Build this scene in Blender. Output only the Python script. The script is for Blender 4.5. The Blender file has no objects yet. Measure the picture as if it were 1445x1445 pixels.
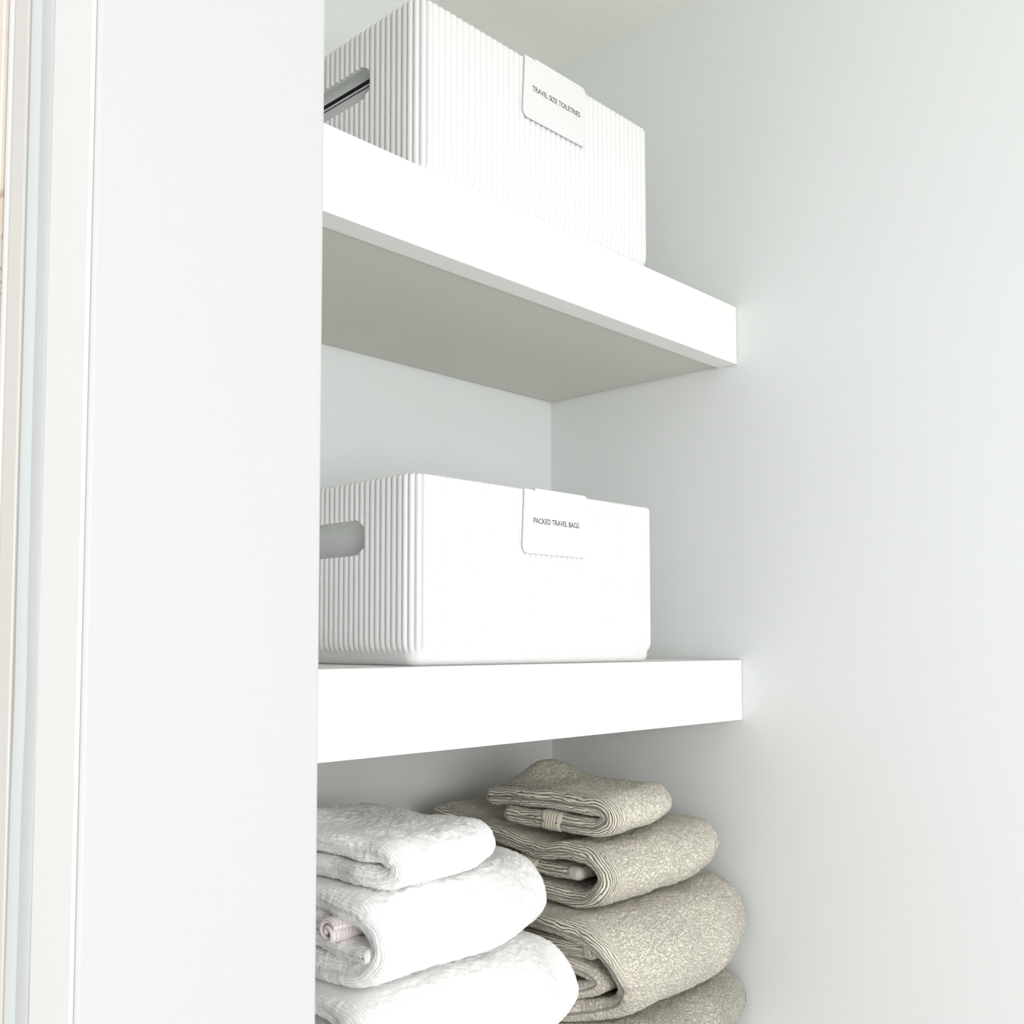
import bpy, bmesh, math, random
import numpy as np
from mathutils import Vector, Matrix

# ------------------------------------------------------------------ camera
scene = bpy.context.scene
col = scene.collection
W = 1445.0
cam_d = bpy.data.cameras.new('camera')
cam = bpy.data.objects.new('camera', cam_d); col.objects.link(cam)
yaw, pitch = math.radians(45.678), math.radians(3.484)
fwd = Vector((math.sin(yaw)*math.cos(pitch), math.cos(yaw)*math.cos(pitch), math.sin(pitch)))
cam.location = (-1.4698, -1.2549, 0.0265)
cam.rotation_euler = fwd.to_track_quat('-Z', 'Y').to_euler()
cam_d.sensor_fit = 'HORIZONTAL'; cam_d.sensor_width = 36.0
cam_d.lens = 1446.85/W*36.0
cam_d.shift_x = (722.5-681.45)/W
cam_d.shift_y = (819.86-722.5)/W
cam_d.clip_start = 0.02
scene.camera = cam

# ------------------------------------------------------------------ world, lights, exposure
world = bpy.data.worlds.new('world'); scene.world = world
world.use_nodes = True
bg = world.node_tree.nodes['Background']
bg.inputs['Color'].default_value = (0.97, 0.985, 1.0, 1); bg.inputs['Strength'].default_value = 0.92

def area(name, loc, target, sx, sy, power, color):
    l = bpy.data.lights.new(name, 'AREA'); l.shape = 'RECTANGLE'; l.size = sx; l.size_y = sy
    l.energy = power; l.color = color
    o = bpy.data.objects.new(name, l); col.objects.link(o)
    o.location = loc
    o.rotation_euler = (Vector(target)-Vector(loc)).to_track_quat('-Z', 'Y').to_euler()
    return o
area('window_light', (-1.75, -2.95, -0.02), (-0.45, -0.3, 0.1), 1.3, 1.2, 28, (1.0, 0.99, 0.97))
area('shower_side_fill', (-3.1, -0.85, 0.45), (-0.2, -0.95, 0.1), 1.2, 1.4, 2.5, (1.0, 0.985, 0.965))  # added fill lamp, brightens the wall stub's left face from the shower side

vs = scene.view_settings
vs.view_transform = 'Standard'; vs.look = 'None'; vs.gamma = 1.0; vs.exposure = 0.50
scene.cycles.diffuse_bounces = 10; scene.cycles.max_bounces = 14
vs.use_curve_mapping = False

# ------------------------------------------------------------------ materials
def mat(name, color, rough=0.6, bump=None, spec=0.3, mottled=None, metallic=0.0):
    m = bpy.data.materials.new(name); m.use_nodes = True
    nt = m.node_tree; b = nt.nodes['Principled BSDF']
    b.inputs['Base Color'].default_value = (*color, 1)
    b.inputs['Roughness'].default_value = rough
    b.inputs['Specular IOR Level'].default_value = spec
    b.inputs['Metallic'].default_value = metallic
    tc = nt.nodes.new('ShaderNodeTexCoord')
    if mottled:
        sc_, amt = mottled
        n = nt.nodes.new('ShaderNodeTexNoise'); n.inputs['Scale'].default_value = sc_; n.inputs['Detail'].default_value = 5
        nt.links.new(tc.outputs['Object'], n.inputs['Vector'])
        mx = nt.nodes.new('ShaderNodeMix'); mx.data_type = 'RGBA'
        mx.inputs['A'].default_value = (*[c*(1-amt) for c in color], 1)
        mx.inputs['B'].default_value = (*[min(1, c*(1+amt)) for c in color], 1)
        nt.links.new(n.outputs['Fac'], mx.inputs['Factor'])
        nt.links.new(mx.outputs['Result'], b.inputs['Base Color'])
    if bump:
        sc_, st, dist = bump
        n = nt.nodes.new('ShaderNodeTexNoise'); n.inputs['Scale'].default_value = sc_; n.inputs['Detail'].default_value = 4
        nt.links.new(tc.outputs['Object'], n.inputs['Vector'])
        bp = nt.nodes.new('ShaderNodeBump'); bp.inputs['Strength'].default_value = st; bp.inputs['Distance'].default_value = dist
        nt.links.new(n.outputs['Fac'], bp.inputs['Height']); nt.links.new(bp.outputs['Normal'], b.inputs['Normal'])
    return m

M_wall = mat('grey_wall_paint', (0.70, 0.718, 0.712), 0.75, (260, 0.12, 0.0012), 0.2, (3.0, 0.012))
M_ceil = mat('ceiling_paint', (0.78, 0.78, 0.735), 0.85, (200, 0.15, 0.001), 0.1, (4.0, 0.012))
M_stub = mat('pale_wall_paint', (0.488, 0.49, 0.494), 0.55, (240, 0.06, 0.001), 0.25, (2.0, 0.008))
M_casing = mat('warm_white_casing', (0.63, 0.618, 0.602), 0.35, (90, 0.03, 0.001), 0.4)
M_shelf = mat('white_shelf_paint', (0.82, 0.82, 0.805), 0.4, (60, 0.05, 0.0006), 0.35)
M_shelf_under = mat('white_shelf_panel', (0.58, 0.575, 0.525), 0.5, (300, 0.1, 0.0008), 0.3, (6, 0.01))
M_floor = mat('pale_floor', (0.72, 0.70, 0.66), 0.4, None, 0.4, (2.5, 0.06))
M_bin = mat('white_moulded_plastic', (0.765, 0.765, 0.765), 0.38, (500, 0.02, 0.0003), 0.4)
M_plate = mat('label_plate_plastic', (0.72, 0.72, 0.72), 0.45, None, 0.4)
M_ink = mat('black_ink', (0.012, 0.012, 0.012), 0.6)
M_case = mat('grey_case_fabric', (0.78, 0.80, 0.79), 0.7, (700, 0.2, 0.0006), 0.2, (30, 0.05))
M_zip = mat('black_zip', (0.01, 0.01, 0.011), 0.5)
M_metal = mat('pale_metal', (0.53, 0.505, 0.475), 0.3, None, 0.4, (6, 0.05), 0.0)
M_seal = mat('grey_silicone', (0.44, 0.455, 0.45), 0.35, None, 0.5, (14, 0.05))
M_seal2 = mat('clear_seal_strip', (0.52, 0.55, 0.54), 0.2, None, 0.5, (10, 0.04))
M_tag = mat('pale_tag', (0.50, 0.50, 0.45), 0.7)
M_grout = mat('grout', (0.62, 0.58, 0.54), 0.9)

def marble():
    m = mat('beige_marble', (0.82, 0.74, 0.67), 0.3, None, 0.4)
    nt = m.node_tree; b = nt.nodes['Principled BSDF']
    tc = nt.nodes.new('ShaderNodeTexCoord')
    n = nt.nodes.new('ShaderNodeTexNoise'); n.inputs['Scale'].default_value = 9; n.inputs['Detail'].default_value = 8
    n.inputs['Distortion'].default_value = 1.6
    nt.links.new(tc.outputs['Object'], n.inputs['Vector'])
    r = nt.nodes.new('ShaderNodeValToRGB')
    r.color_ramp.elements[0].position = 0.36; r.color_ramp.elements[0].color = (0.56, 0.47, 0.40, 1)
    r.color_ramp.elements[1].position = 0.62; r.color_ramp.elements[1].color = (0.62, 0.56, 0.50, 1)
    e = r.color_ramp.elements.new(0.49); e.color = (0.60, 0.53, 0.47, 1)
    e = r.color_ramp.elements.new(0.51); e.color = (0.36, 0.28, 0.23, 1)
    e = r.color_ramp.elements.new(0.53); e.color = (0.60, 0.53, 0.47, 1)
    nt.links.new(n.outputs['Fac'], r.inputs['Fac']); nt.links.new(r.outputs['Color'], b.inputs['Base Color'])
    return m
M_marble = marble()

def terry(name, color, dark, bump=0.9, dist=0.0022, sheen=0.25):
    """Terry pile: fine wavy rows in the cloth's own (s, x) coordinates, kept in the UV map in metres."""
    m = bpy.data.materials.new(name); m.use_nodes = True
    nt = m.node_tree; L = nt.links.new; b = nt.nodes['Principled BSDF']
    b.inputs['Roughness'].default_value = 0.95; b.inputs['Specular IOR Level'].default_value = 0.05
    b.inputs['Sheen Weight'].default_value = sheen; b.inputs['Sheen Roughness'].default_value = 0.5
    uv = nt.nodes.new('ShaderNodeUVMap'); uv.uv_map = 'cloth'
    def nz(sx, sy, det, dis):
        mp = nt.nodes.new('ShaderNodeMapping'); mp.inputs['Scale'].default_value = (sx, sy, 1)
        L(uv.outputs['UV'], mp.inputs['Vector'])
        n = nt.nodes.new('ShaderNodeTexNoise'); n.inputs['Scale'].default_value = 1.0
        n.inputs['Detail'].default_value = det; n.inputs['Distortion'].default_value = dis
        L(mp.outputs['Vector'], n.inputs['Vector']); return n.outputs['Fac']
    def threads(fac, width):            # thin dark valleys winding between rows of loops
        a_ = nt.nodes.new('ShaderNodeMath'); a_.operation = 'SUBTRACT'; a_.inputs[1].default_value = 0.5; L(fac, a_.inputs[0])
        b_ = nt.nodes.new('ShaderNodeMath'); b_.operation = 'ABSOLUTE'; L(a_.outputs[0], b_.inputs[0])
        c_ = nt.nodes.new('ShaderNodeMapRange'); c_.interpolation_type = 'SMOOTHSTEP'
        c_.inputs['From Min'].default_value = 0.0; c_.inputs['From Max'].default_value = width
        L(b_.outputs[0], c_.inputs['Value']); return c_.outputs['Result']
    sp = nt.nodes.new('ShaderNodeSeparateXYZ'); L(uv.outputs['UV'], sp.inputs[0])
    ph = nt.nodes.new('ShaderNodeMath'); ph.operation = 'MULTIPLY_ADD'; ph.inputs[1].default_value = 6.2832*230
    wob = nt.nodes.new('ShaderNodeMath'); wob.operation = 'MULTIPLY'; wob.inputs[1].default_value = 16.0
    L(nz(38, 70, 2.0, 0.3), wob.inputs[0]); L(sp.outputs['Y'], ph.inputs[0]); L(wob.outputs[0], ph.inputs[2])
    sn = nt.nodes.new('ShaderNodeMath'); sn.operation = 'SINE'; L(ph.outputs[0], sn.inputs[0])
    rm = nt.nodes.new('ShaderNodeMapRange'); rm.interpolation_type = 'SMOOTHSTEP'
    rm.inputs['From Min'].default_value = -1.0; rm.inputs['From Max'].default_value = 0.1
    L(sn.outputs[0], rm.inputs['Value']); rows_s = rm.outputs['Result']      # rows running round the cloth's edge
    rx_ = threads(nz(360, 130, 1.5, 0.5), 0.085); rx2 = nt.nodes.new('ShaderNodeMapRange'); rx2.inputs['To Min'].default_value = 0.38; L(rx_, rx2.inputs['Value']); rows_x = rx2.outputs['Result']      # rows running along the fold
    at = nt.nodes.new('ShaderNodeAttribute'); at.attribute_name = 'edge'
    mx = nt.nodes.new('ShaderNodeMix'); mx.data_type = 'FLOAT'
    L(at.outputs['Fac'], mx.inputs['Factor']); L(rows_x, mx.inputs['A']); L(rows_s, mx.inputs['B'])
    fine = nz(700, 700, 1.0, 0.0)
    ad = nt.nodes.new('ShaderNodeMath'); ad.operation = 'MULTIPLY_ADD'; ad.inputs[1].default_value = 0.7
    L(fine, ad.inputs[0]); L(mx.outputs['Result'], ad.inputs[2])
    bp = nt.nodes.new('ShaderNodeBump'); bp.inputs['Strength'].default_value = bump; bp.inputs['Distance'].default_value = dist
    L(ad.outputs[0], bp.inputs['Height']); L(bp.outputs['Normal'], b.inputs['Normal'])
    mr = nt.nodes.new('ShaderNodeMapRange'); mr.inputs['From Min'].default_value = 0.0; mr.inputs['From Max'].default_value = 0.75
    L(mx.outputs['Result'], mr.inputs['Value'])
    big = nz(9, 9, 3.0, 0.6)
    mr2 = nt.nodes.new('ShaderNodeMapRange'); mr2.inputs['From Min'].default_value = 0.3; mr2.inputs['From Max'].default_value = 0.7
    mr2.inputs['To Min'].default_value = 0.88; mr2.inputs['To Max'].default_value = 1.08
    L(big, mr2.inputs['Value'])
    c = nt.nodes.new('ShaderNodeMix'); c.data_type = 'RGBA'
    c.inputs['A'].default_value = (*dark, 1); c.inputs['B'].default_value = (*color, 1)
    L(mr.outputs['Result'], c.inputs['Factor'])
    v = nt.nodes.new('ShaderNodeMix'); v.data_type = 'RGBA'; v.blend_type = 'MULTIPLY'; v.inputs['Factor'].default_value = 1.0
    L(c.outputs['Result'], v.inputs['A']); L(mr2.outputs['Result'], v.inputs['B'])
    L(v.outputs['Result'], b.inputs['Base Color'])
    return m
M_gt = terry('sage_terry', (0.70, 0.66, 0.565), (0.155, 0.135, 0.095))
M_gt4 = terry('dark_sage_terry', (0.52, 0.495, 0.42), (0.12, 0.105, 0.075))
M_wt = terry('white_terry', (0.93, 0.925, 0.92), (0.86, 0.855, 0.85), 0.5, 0.0014, 0.1)
M_wpink = terry('pinkish_white_terry', (0.84, 0.77, 0.76), (0.66, 0.59, 0.58), 0.4, 0.0012, 0.1)
M_gband = mat('sage_woven_band', (0.52, 0.49, 0.41), 0.9, (900, 0.3, 0.0006), 0.05)

# ------------------------------------------------------------------ helpers
def link_mesh(name, me, m, parent=None, smooth=False):
    o = bpy.data.objects.new(name, me); col.objects.link(o)
    if m is not None: me.materials.append(m)
    if smooth:
        me.polygons.foreach_set('use_smooth', np.ones(len(me.polygons), dtype=bool))
    if parent is not None: o.parent = parent
    return o
def from_bm(name, bm, m, parent=None, smooth=False):
    me = bpy.data.meshes.new(name); bm.to_mesh(me); bm.free()
    return link_mesh(name, me, m, parent, smooth)
def box_bm(lo, hi, bevel=0.0, seg=2, bm=None):
    b = bmesh.new()
    bmesh.ops.create_cube(b, size=1.0)
    c = [(a+d)/2 for a, d in zip(lo, hi)]; s = [d-a for a, d in zip(lo, hi)]
    for v in b.verts: v.co = Vector((v.co.x*s[0]+c[0], v.co.y*s[1]+c[1], v.co.z*s[2]+c[2]))
    if bevel > 0:
        bmesh.ops.bevel(b, geom=b.edges[:], offset=bevel, segments=seg, profile=0.5, affect='EDGES')
    return b
def box(name, lo, hi, m, parent=None, bevel=0.0, seg=2, smooth=False):
    if parent is not None:                 # lo/hi in world coordinates, stored relative to the parent
        p = parent.location if parent.parent is None else parent.location+parent.parent.location
        lo = [a-b for a, b in zip(lo, p)]; hi = [a-b for a, b in zip(hi, p)]
    return from_bm(name, box_bm(lo, hi, bevel, seg), m, parent, smooth)
def structure(o): o['kind'] = 'structure'; return o
def thing(name, loc, label, cat, group=None, rz=0.0):
    o = bpy.data.objects.new(name, None); col.objects.link(o)
    o.empty_display_size = 0.05; o.location = loc; o.rotation_euler = (0, 0, rz)
    o['label'] = label; o['category'] = cat
    if group: o['group'] = group
    return o

# ------------------------------------------------------------------ the closet shell
FZ, CZ = -1.31, 1.1262            # floor and ceiling heights (0 = top of the middle shelf)
XL, SW, YS = -1.064, 0.158, -0.71  # alcove's left side, thickness and front of the left wall stub
structure(box('floor', (-3.2, -2.6, FZ-0.1), (0.12, 0.12, FZ), M_floor))
structure(box('ceiling', (-1.222, -2.2, CZ), (0.12, 0.12, CZ+0.1), M_ceil))
structure(box('wall_back', (-2.4, 0.0, FZ), (0.12, 0.12, CZ), M_wall))
structure(box('wall_right', (0.0, -1.7, FZ), (0.12, 0.0, CZ), M_wall))
wl = structure(box('wall_left', (XL-SW, YS, FZ), (XL, 0.0, CZ), M_stub, bevel=0.0025, seg=3))
# facing of the wall stub on the shower side: smooth casing, seal, metal profile, marble tiles
XF = XL-SW
structure(box('trim_1', (XF-0.0025, -0.7080, FZ), (XF, -0.656, CZ), M_casing, bevel=0.0008, seg=2))
def bead(name, y0, y1, r, m, wob):
    """a slightly uneven vertical bead of half-round section on the face x = XF"""
    n, k = 130, 10; vs_, fs = [], []
    rng = random.Random(5)
    ph = [rng.uniform(0, 6.28) for _ in range(4)]
    for i in range(n+1):
        z = FZ+(CZ-FZ)*i/n
        w = wob*(math.sin(z*9+ph[0])+0.6*math.sin(z*23+ph[1])+0.4*math.sin(z*51+ph[2]))
        if z > 0.1: w *= 0.35
        for j in range(k+1):
            a = math.pi*j/k
            c = (y0+y1)/2; h = (y1-y0)/2
            vs_.append((XF-0.0005-r*math.sin(a)**0.7, c-h*math.cos(a)+w, z))
    for i in range(n):
        for j in range(k):
            a = i*(k+1)+j; fs.append((a, a+1, a+k+2, a+k+1))
    for j in (0,):
        for i in range(n):
            a = i*(k+1); b = a+k; fs.append((a+k+1, b+k+1, b, a))
    me = bpy.data.meshes.new(name); me.from_pydata(vs_, [], fs); me.update()
    return structure(link_mesh(name, me, m, None, True))
bead('trim_2', -0.6565, -0.6385, 0.0035, M_seal, 0.0012)
bead('trim_3', -0.6390, -0.6200, 0.0030, M_seal2, 0.0008)
structure(box('trim_4', (XF-0.004, -0.6195, FZ), (XF, -0.598, CZ), M_metal, bevel=0.001))
structure(box('trim_5', (XF-0.0055, -0.5976, FZ), (XF, -0.5925, CZ), M_casing, bevel=0.0006))
z = FZ
tile_me = None; H = 0.6
while z < CZ-0.05:                          # marble tiles behind the metal profile, shower side
    zt = min(z+H, CZ)
    for ya, yb in ((-0.590, -0.297), (-0.295, -0.002)):
        lo = (XF-0.008, ya, z+0.001); hi = (XF, yb, zt-0.001)
        from_bm('tile', box_bm(lo, hi, 0.001, 1), M_marble, wl)
    z = zt

# ------------------------------------------------------------------ floating shelves
def floating_shelf(ztop, label):
    th, D, fw = 0.0952, 0.40, 0.0345
    zb = ztop-th
    t = thing('floating_shelf', ((XL)/2, -D/2, zb), label, 'shelf', 'white floating shelves in the alcove')
    box('fascia', (XL+0.0008, -D, zb), (-0.0012, -D+fw, ztop), M_shelf, t, 0.0009, 2)
    box('top_panel', (XL+0.0008, -D+fw, ztop-0.018), (-0.0012, -0.0010, ztop), M_shelf, t, 0.0005, 1)
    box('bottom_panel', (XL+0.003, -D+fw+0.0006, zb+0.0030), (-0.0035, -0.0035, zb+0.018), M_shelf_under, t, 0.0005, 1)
    box('batten', (XL+0.0008, -0.045, zb+0.018), (-0.0012, -0.0010, ztop-0.018), M_shelf, t)
    return t
Z1 = 0.5758
floating_shelf(Z1, 'top white floating shelf holding the upper ribbed bin, its grey underside showing')
floating_shelf(0.0, 'middle white floating shelf under the lower ribbed bin and above the towels')
floating_shelf(-0.576, 'lowest white floating shelf, under the towel stacks')

# ------------------------------------------------------------------ ribbed storage bins
def bin_outline(w, d, r, flutes_depth, npf=9):
    """points and outward normals round a rounded rectangle, with the flute phase (0..1) at each"""
    segs = []
    pitch = 0.0104
    def line(p, q, n): segs.append(('l', p, q, n))
    hw, hd = w/2, d/2
    out = []
    def flutes(length): return max(1, round(length/pitch))
    def straight(p, q, nrm):
        L = math.hypot(q[0]-p[0], q[1]-p[1]); k = flutes(L)
        for i in range(k*npf):
            t = i/(k*npf); ph = (i % npf)/npf
            out.append((p[0]+(q[0]-p[0])*t, p[1]+(q[1]-p[1])*t, nrm[0], nrm[1], ph))
    def arc(c, a0):
        L = r*math.pi/2; k = flutes(L)
        for i in range(k*npf):
            a = a0+math.pi/2*i/(k*npf); ph = (i % npf)/npf
            out.append((c[0]+r*math.cos(a), c[1]+r*math.sin(a), math.cos(a), math.sin(a), ph))
    straight((-hw+r, -hd), (hw-r, -hd), (0, -1)); arc((hw-r, -hd+r), -math.pi/2)
    straight((hw, -hd+r), (hw, hd-r), (1, 0));    arc((hw-r, hd-r), 0)
    straight((hw-r, hd), (-hw+r, hd), (0, 1));    arc((-hw+r, hd-r), math.pi/2)
    straight((-hw, hd-r), (-hw, -hd+r), (-1, 0)); arc((-hw+r, -hd+r), math.pi)
    return np.array(out)

def make_bin_mesh(w=0.468, d=0.345, h=0.226, r=0.024, fd=0.0048, wall=0.006):
    o = bin_outline(w, d, r, fd)
    P = o[:, :2]; N = o[:, 2:4]; ph = o[:, 4]
    fl = np.sqrt(np.clip(1-(2*ph-1)**2, 0, 1))       # 0 in the grooves, 1 on the crests
    n = len(o)
    rings = []
    def ring(inset, flute, z): rings.append(np.column_stack([P-N*(inset-0)[..., None] if np.ndim(inset) else P-N*inset, np.full(n, z)]))
    # outer side from the foot up: crest plane is P, groove plane P - fd
    zs = [(0.0, 0.0150), (0.0015, 0.0110), (0.0045, 0.0076), (0.009, 0.0056), (0.0155, 0.0050)]
    for z_, ins in zs: ring(ins, 0, z_)
    for z_, k in ((0.018, 0.35), (0.021, 0.68), (0.025, 0.9), (0.031, 1.0), (0.10, 1.0), (h-0.004, 1.0), (h-0.0015, 0.8)):
        ring(fd*(1-fl*k), 1, z_)
    ring(fd*(1-fl*0.45)+0.0008, 1, h)
    # rim, inner side down to the bin's floor
    ring(wall-0.0008, 0, h); ring(wall, 0, h-0.0015); ring(wall+0.002, 0, 0.012); ring(wall+0.010, 0, 0.005)
    V = np.concatenate(rings); k = len(rings); F = []
    for i in range(k-1):
        for j in range(n):
            a = i*n+j; b = i*n+(j+1) % n
            F.append((a, b, b+n, a+n))
    F.append(tuple(range(n-1, -1, -1)))
    F.append(tuple((k-1)*n+j for j in range(n)))
    me = bpy.data.meshes.new('bin_body'); me.from_pydata(V.tolist(), [], F); me.update()
    # cut the two hand holes
    body = bpy.data.objects.new('tmp_body', me); col.objects.link(body)
    bm = bmesh.new(); pts = []
    z0, z1, yh, rr = 0.134, 0.178, 0.080, 0.0205
    for (cy, cz, a0) in ((yh-rr, z1-rr, 0), (-yh+rr, z1-rr, 90), (-yh+rr, z0+rr, 180), (yh-rr, z0+rr, 270)):
        for i in range(9):
            a = math.radians(a0+90*i/8); pts.append((cy+rr*math.cos(a), cz+rr*math.sin(a)))
    A = [bm.verts.new((-0.4, y, z_)) for y, z_ in pts]; B = [bm.verts.new((0.4, y, z_)) for y, z_ in pts]
    m_ = len(pts)
    for i in range(m_): bm.faces.new((A[i], A[(i+1) % m_], B[(i+1) % m_], B[i]))
    bm.faces.new(A[::-1]); bm.faces.new(B)
    bmesh.ops.recalc_face_normals(bm, faces=bm.faces[:])
    cm = bpy.data.meshes.new('tmp_cut'); bm.to_mesh(cm); bm.free()
    cut = bpy.data.objects.new('tmp_cut', cm); col.objects.link(cut)
    md = body.modifiers.new('b', 'BOOLEAN'); md.operation = 'DIFFERENCE'; md.object = cut; md.solver = 'EXACT'
    dg = bpy.context.evaluated_depsgraph_get()
    res = bpy.data.meshes.new_from_object(body.evaluated_get(dg))
    bpy.data.objects.remove(body); bpy.data.objects.remove(cut)
    res.polygons.foreach_set('use_smooth', np.ones(len(res.polygons), dtype=bool))
    res.set_sharp_from_angle(angle=math.radians(50))
    return res

def text_mesh(txt, height, width):
    cu = bpy.data.curves.new('t', 'FONT'); cu.body = txt; cu.size = 1.0; cu.extrude = 0.004; cu.align_x = 'LEFT'
    cu.offset = 0.004
    o = bpy.data.objects.new('t', cu); col.objects.link(o)
    dg = bpy.context.evaluated_depsgraph_get()
    me = bpy.data.meshes.new_from_object(o.evaluated_get(dg))
    bpy.data.objects.remove(o)
    co = np.zeros(len(me.vertices)*3); me.vertices.foreach_get('co', co); co = co.reshape(-1, 3)
    co[:, 0] -= co[:, 0].min(); co[:, 1] -= co[:, 1].min()
    sx = width/co[:, 0].max(); sy = height/co[:, 1].max()
    out = np.column_stack([co[:, 0]*sx, -co[:, 2]*0.02, co[:, 1]*sy])
    me.vertices.foreach_set('co', out.ravel()); me.update()
    return me

BW, BD, BH = 0.472, 0.345, 0.226
bin_mesh = make_bin_mesh(BW, BD, BH)
bin_mesh.materials.append(M_bin)
def plate_mesh(w, h, t, r):
    """label plate: square top corners, rounded bottom corners, a lip hooked over the rim"""
    pts = [(0, h), (0, r)]
    for i in range(1, 7):
        a = math.pi+math.pi/2*i/6; pts.append((r+r*math.cos(a), r+r*math.sin(a)))
    for i in range(1, 7):
        a = 1.5*math.pi+math.pi/2*i/6; pts.append((w-r+r*math.cos(a), r+r*math.sin(a)))
    pts += [(w, h-0.004), (w-0.004, h), (0.0235, h), (0.0235, h-0.003), (0.0215, h-0.003), (0.0215, h-0.0012), (0.004, h-0.0012)]
    bm = bmesh.new()
    A = [bm.verts.new((x, 0, z_)) for x, z_ in pts[1:]]
    f = bm.faces.new(A)
    ex = bmesh.ops.extrude_face_region(bm, geom=[f])
    for v in ex['geom']:
        if isinstance(v, bmesh.types.BMVert): v.co.y += t
    bmesh.ops.recalc_face_normals(bm, faces=bm.faces[:])
    b2 = box_bm((0.024, 0, h-0.0005), (w-0.004, 0.014, h+0.0014), 0.0005, 1)
    b3 = box_bm((0.024, 0.0125, h-0.022), (w-0.004, 0.0142, h+0.001), 0.0005, 1)
    for b in (b2, b3):
        tmp = bpy.data.meshes.new('x'); b.to_mesh(tmp); b.free(); bm.from_mesh(tmp); bpy.data.meshes.remove(tmp)
    me = bpy.data.meshes.new('label_plate'); bm.to_mesh(me); bm.free()
    return me
plate_me = plate_mesh(0.130, 0.084, 0.0016, 0.009)
def storage_bin(cx, cy, zb, rz, label, txt, tw, tx, tz):
    t = thing('storage_bin', (cx, cy, zb), label, 'storage bin', 'white ribbed bins on the shelves', rz)
    b = bpy.data.objects.new('bin_body', bin_mesh); col.objects.link(b); b.parent = t
    p = link_mesh('label_plate', plate_me.copy(), M_plate, t)
    p.location = (-0.500-(-0.444), -BD/2-0.0034, BH-0.084)
    l = link_mesh('lettering', text_mesh(txt, 0.0072, tw), M_ink, p)
    l.location = (tx, -0.0001, tz)
    l['label'] = 'small black capital lettering reading '+txt
    return t
storage_bin(-0.444, -0.207, 0.0, math.radians(-1.0),
            'white ribbed plastic bin on the middle shelf labelled PACKED TRAVEL BAGS', 'PACKED TRAVEL BAGS', 0.0905, 0.0205, 0.0395)
storage_bin(-0.444, -0.207, Z1, math.radians(-0.3),
            'white ribbed plastic bin on the top shelf labelled TRAVEL SIZE TOILETRIES', 'TRAVEL SIZE TOILETRIES', 0.099, 0.018, 0.0395)

# grey zipped case inside the upper bin, seen through the hand hole
cs = thing('zip_case', (-0.452, -0.207, Z1+0.0055), 'grey case with a black seam, seen through the hand hole of the upper bin', 'case')
box('case_body', (-0.655, -0.355, Z1+0.0055), (-0.245, -0.06, Z1+0.1750), M_case, cs, 0.004, 3, True)
box('case_lid', (-0.656, -0.356, Z1+0.1778), (-0.244, -0.059, Z1+0.216), M_case, cs, 0.004, 3, True)
box('zip', (-0.6545, -0.3545, Z1+0.1748), (-0.2455, -0.0605, Z1+0.1792), M_zip, cs)
box('seam', (-0.6556, -0.352, Z1+0.1680), (-0.2444, -0.063, Z1+0.1692), M_zip, cs)

# soft grey bag shape added inside the lower bin to darken its hand hole
bg_ = thing('added_bag', (-0.44, -0.207, 0.0055), 'plain grey bag shape added to darken the hand hole of the lower bin', 'bag')
bm = box_bm((-0.215, -0.145, 0), (0.205, 0.145, 0.19), 0.03, 4)
bmesh.ops.subdivide_edges(bm, edges=bm.edges[:], cuts=2, use_grid_fill=True)
for v in bm.verts:
    if v.co.z > 0.16: v.co.z += 0.012*math.cos(v.co.x*7)*math.cos(v.co.y*10)
    if v.co.x < -0.2: v.co.x += 0.010*abs(math.sin(v.co.y*24+1.0))
from_bm('bag_body', bm, M_case, bg_, True)
box('zip', (-0.62, -0.211, 0.2055), (-0.27, -0.203, 0.209), M_zip, bg_)

# ------------------------------------------------------------------ folded towels
def vnoise(a, b, seed, n=4096):
    """smooth value noise on arrays a, b (already scaled to cells)"""
    rng = np.random.RandomState(seed); g = rng.rand(256, 256)
    ia = np.floor(a).astype(int); ib = np.floor(b).astype(int)
    fa = a-ia; fb = b-ib
    fa = fa*fa*(3-2*fa); fb = fb*fb*(3-2*fb)
    A, B, A1, B1 = ia % 256, ib % 256, (ia+1) % 256, (ib+1) % 256
    return (g[A, B]*(1-fa)+g[A1, B]*fa)*(1-fb)+(g[A, B1]*(1-fa)+g[A1, B1]*fa)*fb
def catmull(pts, ds):
    P = np.array(pts, float)
    P = np.vstack([2*P[0]-P[1], P, 2*P[-1]-P[-2]])
    out = []
    for i in range(1, len(P)-2):
        p0, p1, p2, p3 = P[i-1:i+3]
        d = lambda a, b: max(1e-6, np.linalg.norm(b-a))**0.5
        t0 = 0; t1 = t0+d(p0, p1); t2 = t1+d(p1, p2); t3 = t2+d(p2, p3)
        for t in np.linspace(t1, t2, 24, endpoint=False):
            A1 = (t1-t)/(t1-t0)*p0+(t-t0)/(t1-t0)*p1; A2 = (t2-t)/(t2-t1)*p1+(t-t1)/(t2-t1)*p2
            A3 = (t3-t)/(t3-t2)*p2+(t-t2)/(t3-t2)*p3
            B1 = (t2-t)/(t2-t0)*A1+(t-t0)/(t2-t0)*A2; B2 = (t3-t)/(t3-t1)*A2+(t-t1)/(t3-t1)*A3
            out.append((t2-t)/(t2-t1)*B1+(t-t1)/(t2-t1)*B2)
    out.append(P[-2]); out = np.array(out)
    s = np.concatenate([[0], np.cumsum(np.linalg.norm(np.diff(out, axis=0), axis=1))])
    n = max(4, int(s[-1]/ds)); si = np.linspace(0, s[-1], n+1)
    return np.column_stack([np.interp(si, s, out[:, 0]), np.interp(si, s, out[:, 1])]), si
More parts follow.
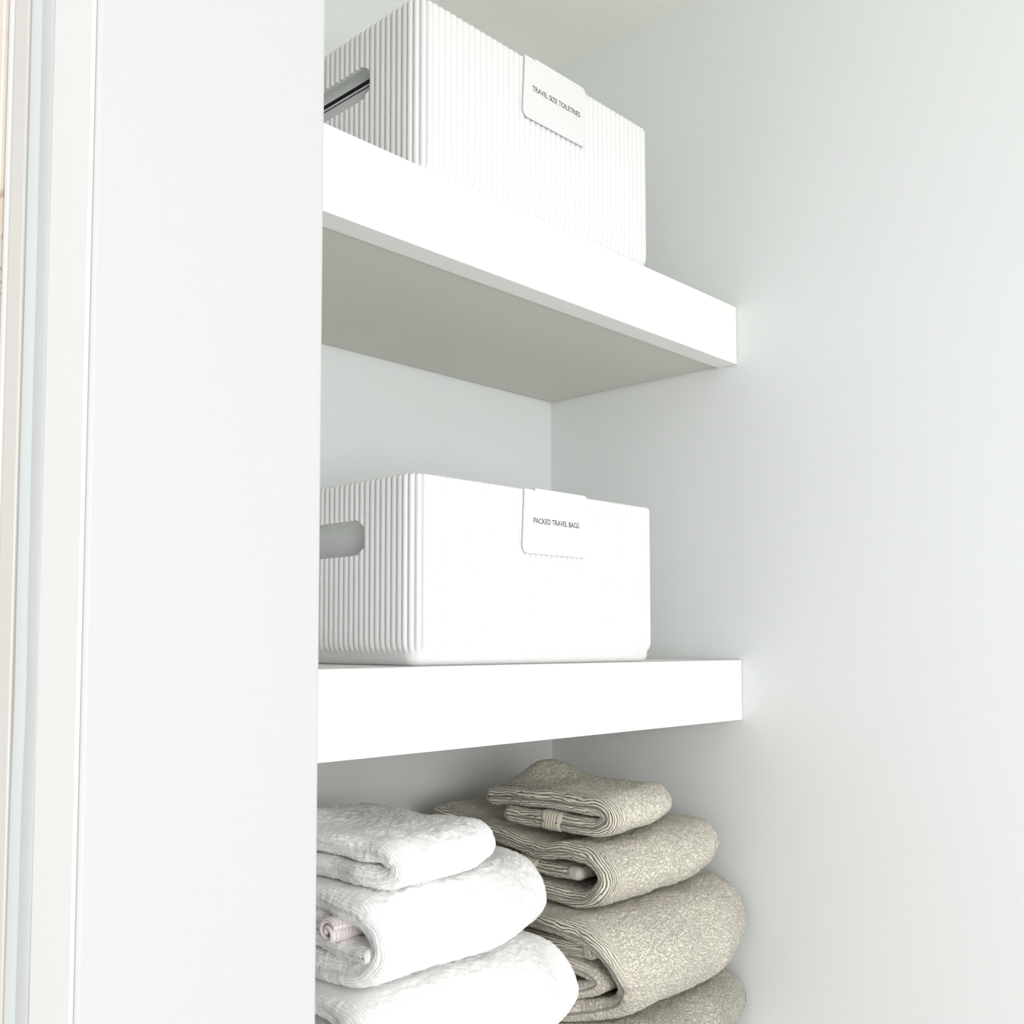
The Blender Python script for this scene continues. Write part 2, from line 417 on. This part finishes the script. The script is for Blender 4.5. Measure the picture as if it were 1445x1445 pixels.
def cloth(name, path, t, x0, x1, m, parent, seed=0, ds=0.0024, deform=None, pile=0.0014, lump=0.0025, rib=None, srange=None, extra=0.0, zr=(-9, 9), yhi=9):
    """A thick cloth strip whose edge-on profile is `path` (y, z), running from x0 to x1; both selvedges are rounded."""
    C, s = catmull(path, ds)
    if srange is not None:
        k = (s >= srange[0]) & (s <= srange[1]); C, s = C[k], s[k]
    T = np.gradient(C, axis=0); T /= np.linalg.norm(T, axis=1)[:, None]
    Nn = np.column_stack([-T[:, 1], T[:, 0]])
    hr = t/2+extra
    if m is M_wt: pile *= 1.6          # looser loops on the white towels
    e = hr                                                # selvedge rounding depth
    th = np.linspace(0, math.pi/2, 8)
    xe = e*(1-np.cos(th)); re = np.sin(th); re[0] = 0.12
    nm = max(3, int((x1-x0-2*e)/ds))
    xs = np.concatenate([x0+xe, np.linspace(x0+e, x1-e, nm+1)[1:-1], (x1-xe)[::-1]])
    au = e*th*1.0; xu = np.concatenate([x0+e-(e*math.pi/2-au), np.linspace(x0+e, x1-e, nm+1)[1:-1], (x1-e+(e*math.pi/2-au))[::-1]])
    rs = np.concatenate([re, np.ones(nm-1), re[::-1]])
    ka = np.linspace(0, math.pi, 9)[1:-1]
    rows, S = [], None
    a0 = C; n = len(C)
    ring_dirs = []; base = []; ss = []
    for i in range(n): base.append(C[i]); ring_dirs.append(Nn[i]); ss.append(s[i])
    for a in ka:
        base.append(C[-1]); ring_dirs.append(Nn[-1]*math.cos(a)+T[-1]*math.sin(a)); ss.append(s[-1]+hr*a)
    for i in range(n-1, -1, -1): base.append(C[i]); ring_dirs.append(-Nn[i]); ss.append(s[i]+1.7)
    for a in ka:
        base.append(C[0]); ring_dirs.append(-Nn[0]*math.cos(a)-T[0]*math.sin(a)); ss.append(s[0]+1.7-hr*a)
    base = np.array(base); dirs = np.array(ring_dirs); ss = np.array(ss)
    Nr = len(base); Mr = len(xs)
    Y = base[None, :, 0]+dirs[None, :, 0]*hr*rs[:, None]
    Z = base[None, :, 1]+dirs[None, :, 1]*hr*rs[:, None]
    X = np.repeat(xs[:, None], Nr, axis=1)
    SS = np.repeat(ss[None, :], Mr, axis=0)
    # soft lumps of the whole strip (kept the same for both faces)
    lw = (vnoise(X/0.055+7, Y/0.06+31, seed+11)-0.5)*2*lump+(vnoise(X/0.022+3, Y/0.03+9, seed+12)-0.5)*lump*0.7
    Z = Z+lw
    Y = Y+(vnoise(X/0.07+2, Z/0.05+5, seed+13)-0.5)*2*lump*1.2
    # the left and right edges do not end in one plane
    ew = (vnoise(Y/0.045+4, Z/0.02+8, seed+14)-0.5)*0.010
    fx = (X-x0)/(x1-x0)
    X = X+ew*(1-fx)+ew*fx*0.6
    if deform is not None: X, Y, Z = deform(X, Y, Z)
    V = np.stack([X, Y, Z], axis=-1)
    dS = np.roll(V, -1, axis=1)-np.roll(V, 1, axis=1); dX = np.gradient(V, axis=0)
    Nv = np.cross(dX, dS); Nv /= np.linalg.norm(Nv, axis=-1)[..., None]+1e-12
    D2 = np.stack([np.zeros_like(Y), np.repeat(dirs[None, :, 0], Mr, 0), np.repeat(dirs[None, :, 1], Mr, 0)], -1)
    if (Nv*D2).sum() < 0: Nv = -Nv; flip = True
    else: flip = False
    ed = np.minimum(X-x0, x1-X); edge = np.clip(1-(ed-0.010)/0.035, 0, 1)
    if rib is not None:
        hgt = rib[1]*np.abs(np.sin(math.pi*SS/rib[0]))
    else:
        wx = X+0.006*(vnoise(SS/0.02, X/0.02, seed+21)-0.5); ws = SS+0.010*(vnoise(SS/0.03+9, X/0.03, seed+22)-0.5)
        h1 = 1-np.abs(2*vnoise(ws/0.045, wx/0.0045, seed+23)-1)
        h2 = 1-np.abs(2*vnoise(ws/0.0062, wx/0.012, seed+24)-1)
        h3 = np.random.RandomState(seed+25).rand(Mr, Nr)
        hgt = pile*((h1*edge*0.7+h2*(1-edge)*1.2)+h3*0.7-1.0)
    V = V+Nv*hgt[..., None]
    zc = np.minimum(np.maximum(V[..., 2], zr[0]), zr[1]); V[..., 2] = np.where(V[..., 1] < yhi, zc, V[..., 2])
    V = V.reshape(-1, 3)
    if parent is not None: V = V-np.array(parent.location)
    i = np.arange(Mr-1)[:, None]*Nr; j = np.arange(Nr)[None, :]; j1 = (j+1) % Nr
    Q = np.stack([i+j, i+Nr+j, i+Nr+j1, i+j1], -1).reshape(-1, 4)
    caps = []
    pair = np.arange(n-1); opp = 2*n+len(ka)-1-pair
    c0 = np.stack([pair, pair+1, opp-1, opp], -1)
    caps = [c0, (c0+(Mr-1)*Nr)[:, ::-1]]
    Q = np.concatenate([Q]+caps)
    if not flip: Q = Q
    me = bpy.data.meshes.new(name)
    me.vertices.add(len(V)); me.vertices.foreach_set('co', V.ravel())
    me.loops.add(len(Q)*4); me.loops.foreach_set('vertex_index', Q.ravel().astype(np.int32))
    me.polygons.add(len(Q)); me.polygons.foreach_set('loop_start', np.arange(0, len(Q)*4, 4, dtype=np.int32))
    me.update(calc_edges=True)
    uvl = me.uv_layers.new(name='cloth')
    uvv = np.stack([SS, np.repeat(xu[:, None], Nr, axis=1)], -1).reshape(-1, 2)[Q.ravel()]
    uvl.data.foreach_set('uv', uvv.astype(np.float32).ravel())
    at = me.attributes.new('edge', 'FLOAT', 'POINT'); at.data.foreach_set('value', edge.reshape(-1).astype(np.float32))
    o = link_mesh(name, me, m, parent, True)
    return o
def bump2(X, Y, cx, cy, rx, ry): return np.exp(-((X-cx)/rx)**2-((Y-cy)/ry)**2)
def sstep(v, a, b):
    t = np.clip((v-a)/(b-a), 0, 1); return t*t*(3-2*t)
def turned(f, cx, cy, deg):
    a = math.radians(deg); c, s_ = math.cos(a), math.sin(a)
    def g(X, Y, Z):
        if f: X, Y, Z = f(X, Y, Z)
        return cx+(X-cx)*c-(Y-cy)*s_, cy+(X-cx)*s_+(Y-cy)*c, Z
    return g
GG, WG = 'sage grey towels in the right stack', 'white towels in the left stack'

# --- right stack, from the bottom up
def plump(x0, x1, amt, yf=-0.30):
    """front fold falls back a little towards its right end"""
    def f(X, Y, Z):
        k = (X-x0)/(x1-x0)
        fr = sstep(-Y, -yf-0.14, -yf+0.14)
        Y = Y+amt*fr*sstep(k, 0.55, 1.02)**1.5
        return X, Y, Z
    return f
t = thing('folded_towel', (-0.22, -0.23, -0.576), 'darkest sage grey folded towel at the bottom of the right stack', 'towel', GG)
d4 = plump(-0.43, -0.008, 0.045); z4 = (-.5755, -.4765)
cloth('outer_fold', [(-.05, -.561), (-.38, -.561), (-.425, -.548), (-.440, -.524), (-.425, -.500), (-.38, -.490), (-.05, -.490)], .028, -.43, -.010, M_gt4, t, 1, deform=d4, ds=.0026, zr=z4)
cloth('inner_fold', [(-.07, -.525), (-.40, -.525)], .028, -.425, -.014, M_gt4, t, 2, deform=d4, ds=.004)

t = thing('folded_towel', (-0.22, -0.23, -0.475), 'thick pale sage grey bath towel, third from the top of the right stack', 'towel', GG)
def d3(X, Y, Z):
    x1 = -.010
    k = sstep(-Z, .335, .47)*sstep(-Y, .30, .42)
    X = x1-(x1-X)*(1-.16*k)
    return plump(-.43, -.006, .05)(X, Y, Z)
z3 = (-.4755, -.3330)
cloth('outer_fold', [(-.06, -.461), (-.38, -.461), (-.430, -.442), (-.450, -.402), (-.432, -.364), (-.38, -.347), (-.06, -.346)], .028, -.430, -.020, M_gt, t, 31, deform=d3, ds=.0024, zr=z3)
cloth('inner_fold', [(-.10, -.434), (-.37, -.434), (-.402, -.416), (-.37, -.399), (-.12, -.399), (-.10, -.387), (-.13, -.374), (-.40, -.374)], .024, -.424, -.016, M_gt, t, 32, deform=d3, ds=.003)

t = thing('folded_towel', (-0.23, -0.24, -0.325), 'sage grey hand towel with a small pale tag, second in the right stack', 'towel', GG)
d2 = plump(-.39, -.05, .03); z2 = (-.3320, -.2375)
P2 = [(-.12, -.304), (-.30, -.314), (-.36, -.319), (-.392, -.310), (-.408, -.287), (-.393, -.264), (-.35, -.256), (-.30, -.261), (-.225, -.254), (-.15, -.243), (-.09, -.232)]
cloth('outer_fold', P2, .023, -.382, -.050, M_gt, t, 41, deform=d2, ds=.0022, zr=z2, yhi=-.19)
I2 = [(-.12, -.268), (-.22, -.279), (-.30, -.2865), (-.357, -.286)]
cloth('inner_fold', I2, .018, -.376, -.07, M_gt, t, 42, deform=d2, ds=.0024, lump=.001)
cloth('woven_band', I2, .018, -.377, -.071, M_gband, t, 42, deform=d2, ds=.0008, srange=(.135, .165), rib=(.0045, .0012), extra=.0004, lump=.001)
cloth('tag', [(-.349, -.286), (-.3575, -.286)], .0188, -.3768, -.355, M_tag, t, 44, deform=d2, ds=.001, pile=0.0, lump=0.0)

t = thing('folded_towel', (-0.28, -0.30, -0.236), 'small sage grey washcloth on top of the right stack', 'towel', GG)
def d1(X, Y, Z):
    top = sstep(Z, -.215, -.195)
    Z = Z+.030*top*bump2(X, Y, -.225, -.205, .065, .045)
    return plump(-.365, -.16, .02)(X, Y, Z)
P1 = [(-.235, -.221), (-.36, -.2230), (-.386, -.2215), (-.402, -.209), (-.390, -.1965), (-.36, -.1945), (-.25, -.194), (-.20, -.198)]
d1t = turned(d1, -.36, -.40, 5); z1 = (-.2365, 9)
cloth('outer_fold', P1, .026, -.360, -.160, M_gt, t, 51, deform=d1t, ds=.002, zr=z1)
cloth('woven_band', P1, .026, -.361, -.159, M_gband, t, 51, deform=d1t, ds=.0008, srange=(.062, .084), rib=(.0045, .0012), extra=.0003, zr=z1)

# --- left stack, from the bottom up
t = thing('folded_towel', (-0.62, -0.24, -0.576), 'lowest white folded towel, under the other white towels', 'towel', WG)
cloth('outer_fold', [(-.08, -.560), (-.38, -.560), (-.425, -.545), (-.438, -.520), (-.425, -.495), (-.38, -.480), (-.08, -.480)], .03, -.80, -.46, M_wt, t, 61, ds=.004, zr=(-.5755, -.4645))
cloth('inner_fold', [(-.09, -.520), (-.39, -.520)], .03, -.79, -.47, M_wt, t, 62, ds=.005)

t = thing('folded_towel', (-0.62, -0.24, -0.463), 'large white bath towel low in the left stack, below the rolled hem', 'towel', WG)
dw3 = plump(-.80, -.42, .03)
cloth('outer_fold', [(-.08, -.448), (-.37, -.448), (-.420, -.434), (-.440, -.405), (-.422, -.374), (-.37, -.361), (-.08, -.361)], .03, -.80, -.450, M_wt, t, 63, deform=dw3, ds=.0026, zr=(-.4635, -.3465))
cloth('inner_fold', [(-.09, -.404), (-.385, -.404)], .03, -.79, -.46, M_wt, t, 64, deform=dw3, ds=.004)

t = thing('folded_towel', (-0.62, -0.24, -0.346), 'white bath towel with a pinkish rolled hem showing at its left end', 'towel', WG)
dw2 = plump(-.775, -.465, .04)
cloth('outer_fold', [(-.08, -.329), (-.34, -.329), (-.390, -.320), (-.413, -.293), (-.394, -.267), (-.34, -.2585), (-.08, -.2585)], .033, -.772, -.460, M_wt, t, 65, deform=dw2, ds=.0022, zr=(-.3455, -.2420))
cloth('inner_fold', [(-.09, -.281), (-.322, -.281)], .022, -.772, -.48, M_wt, t, 66, deform=dw2, ds=.003)
cloth('inner_fold', [(-.09, -.3045), (-.397, -.3035)], .022, -.769, -.48, M_wt, t, 68, deform=dw2, ds=.003)
roll = []
for i in range(22):
    a = i*0.42; r = .0035+.0125*i/21
    roll.append((-.348+r*math.cos(a), -.2835+r*math.sin(a)*.85))
cloth('rolled_hem', roll, .0065, -.783, -.50, M_wpink, t, 67, deform=None, ds=.0012, pile=.0004, lump=.001)['label'] = 'pale pinkish rolled hem'

t = thing('folded_towel', (-0.67, -0.30, -0.241), 'small white washcloth on top of the left stack', 'towel', WG)
def dw1(X, Y, Z):
    top = sstep(Z, -.222, -.205)
    Z = Z+.030*top*bump2(X, Y, -.74, -.20, .07, .06)
    return plump(-.765, -.55, .02)(X, Y, Z)
cloth('outer_fold', [(-.19, -.228), (-.36, -.2285), (-.395, -.2272), (-.411, -.215), (-.397, -.2025), (-.36, -.2015), (-.27, -.2015), (-.18, -.200)], .0255, -.745, -.550, M_wt, t, 71, deform=turned(dw1, -.76, -.41, 5), ds=.0021, zr=(-.2410, 9))
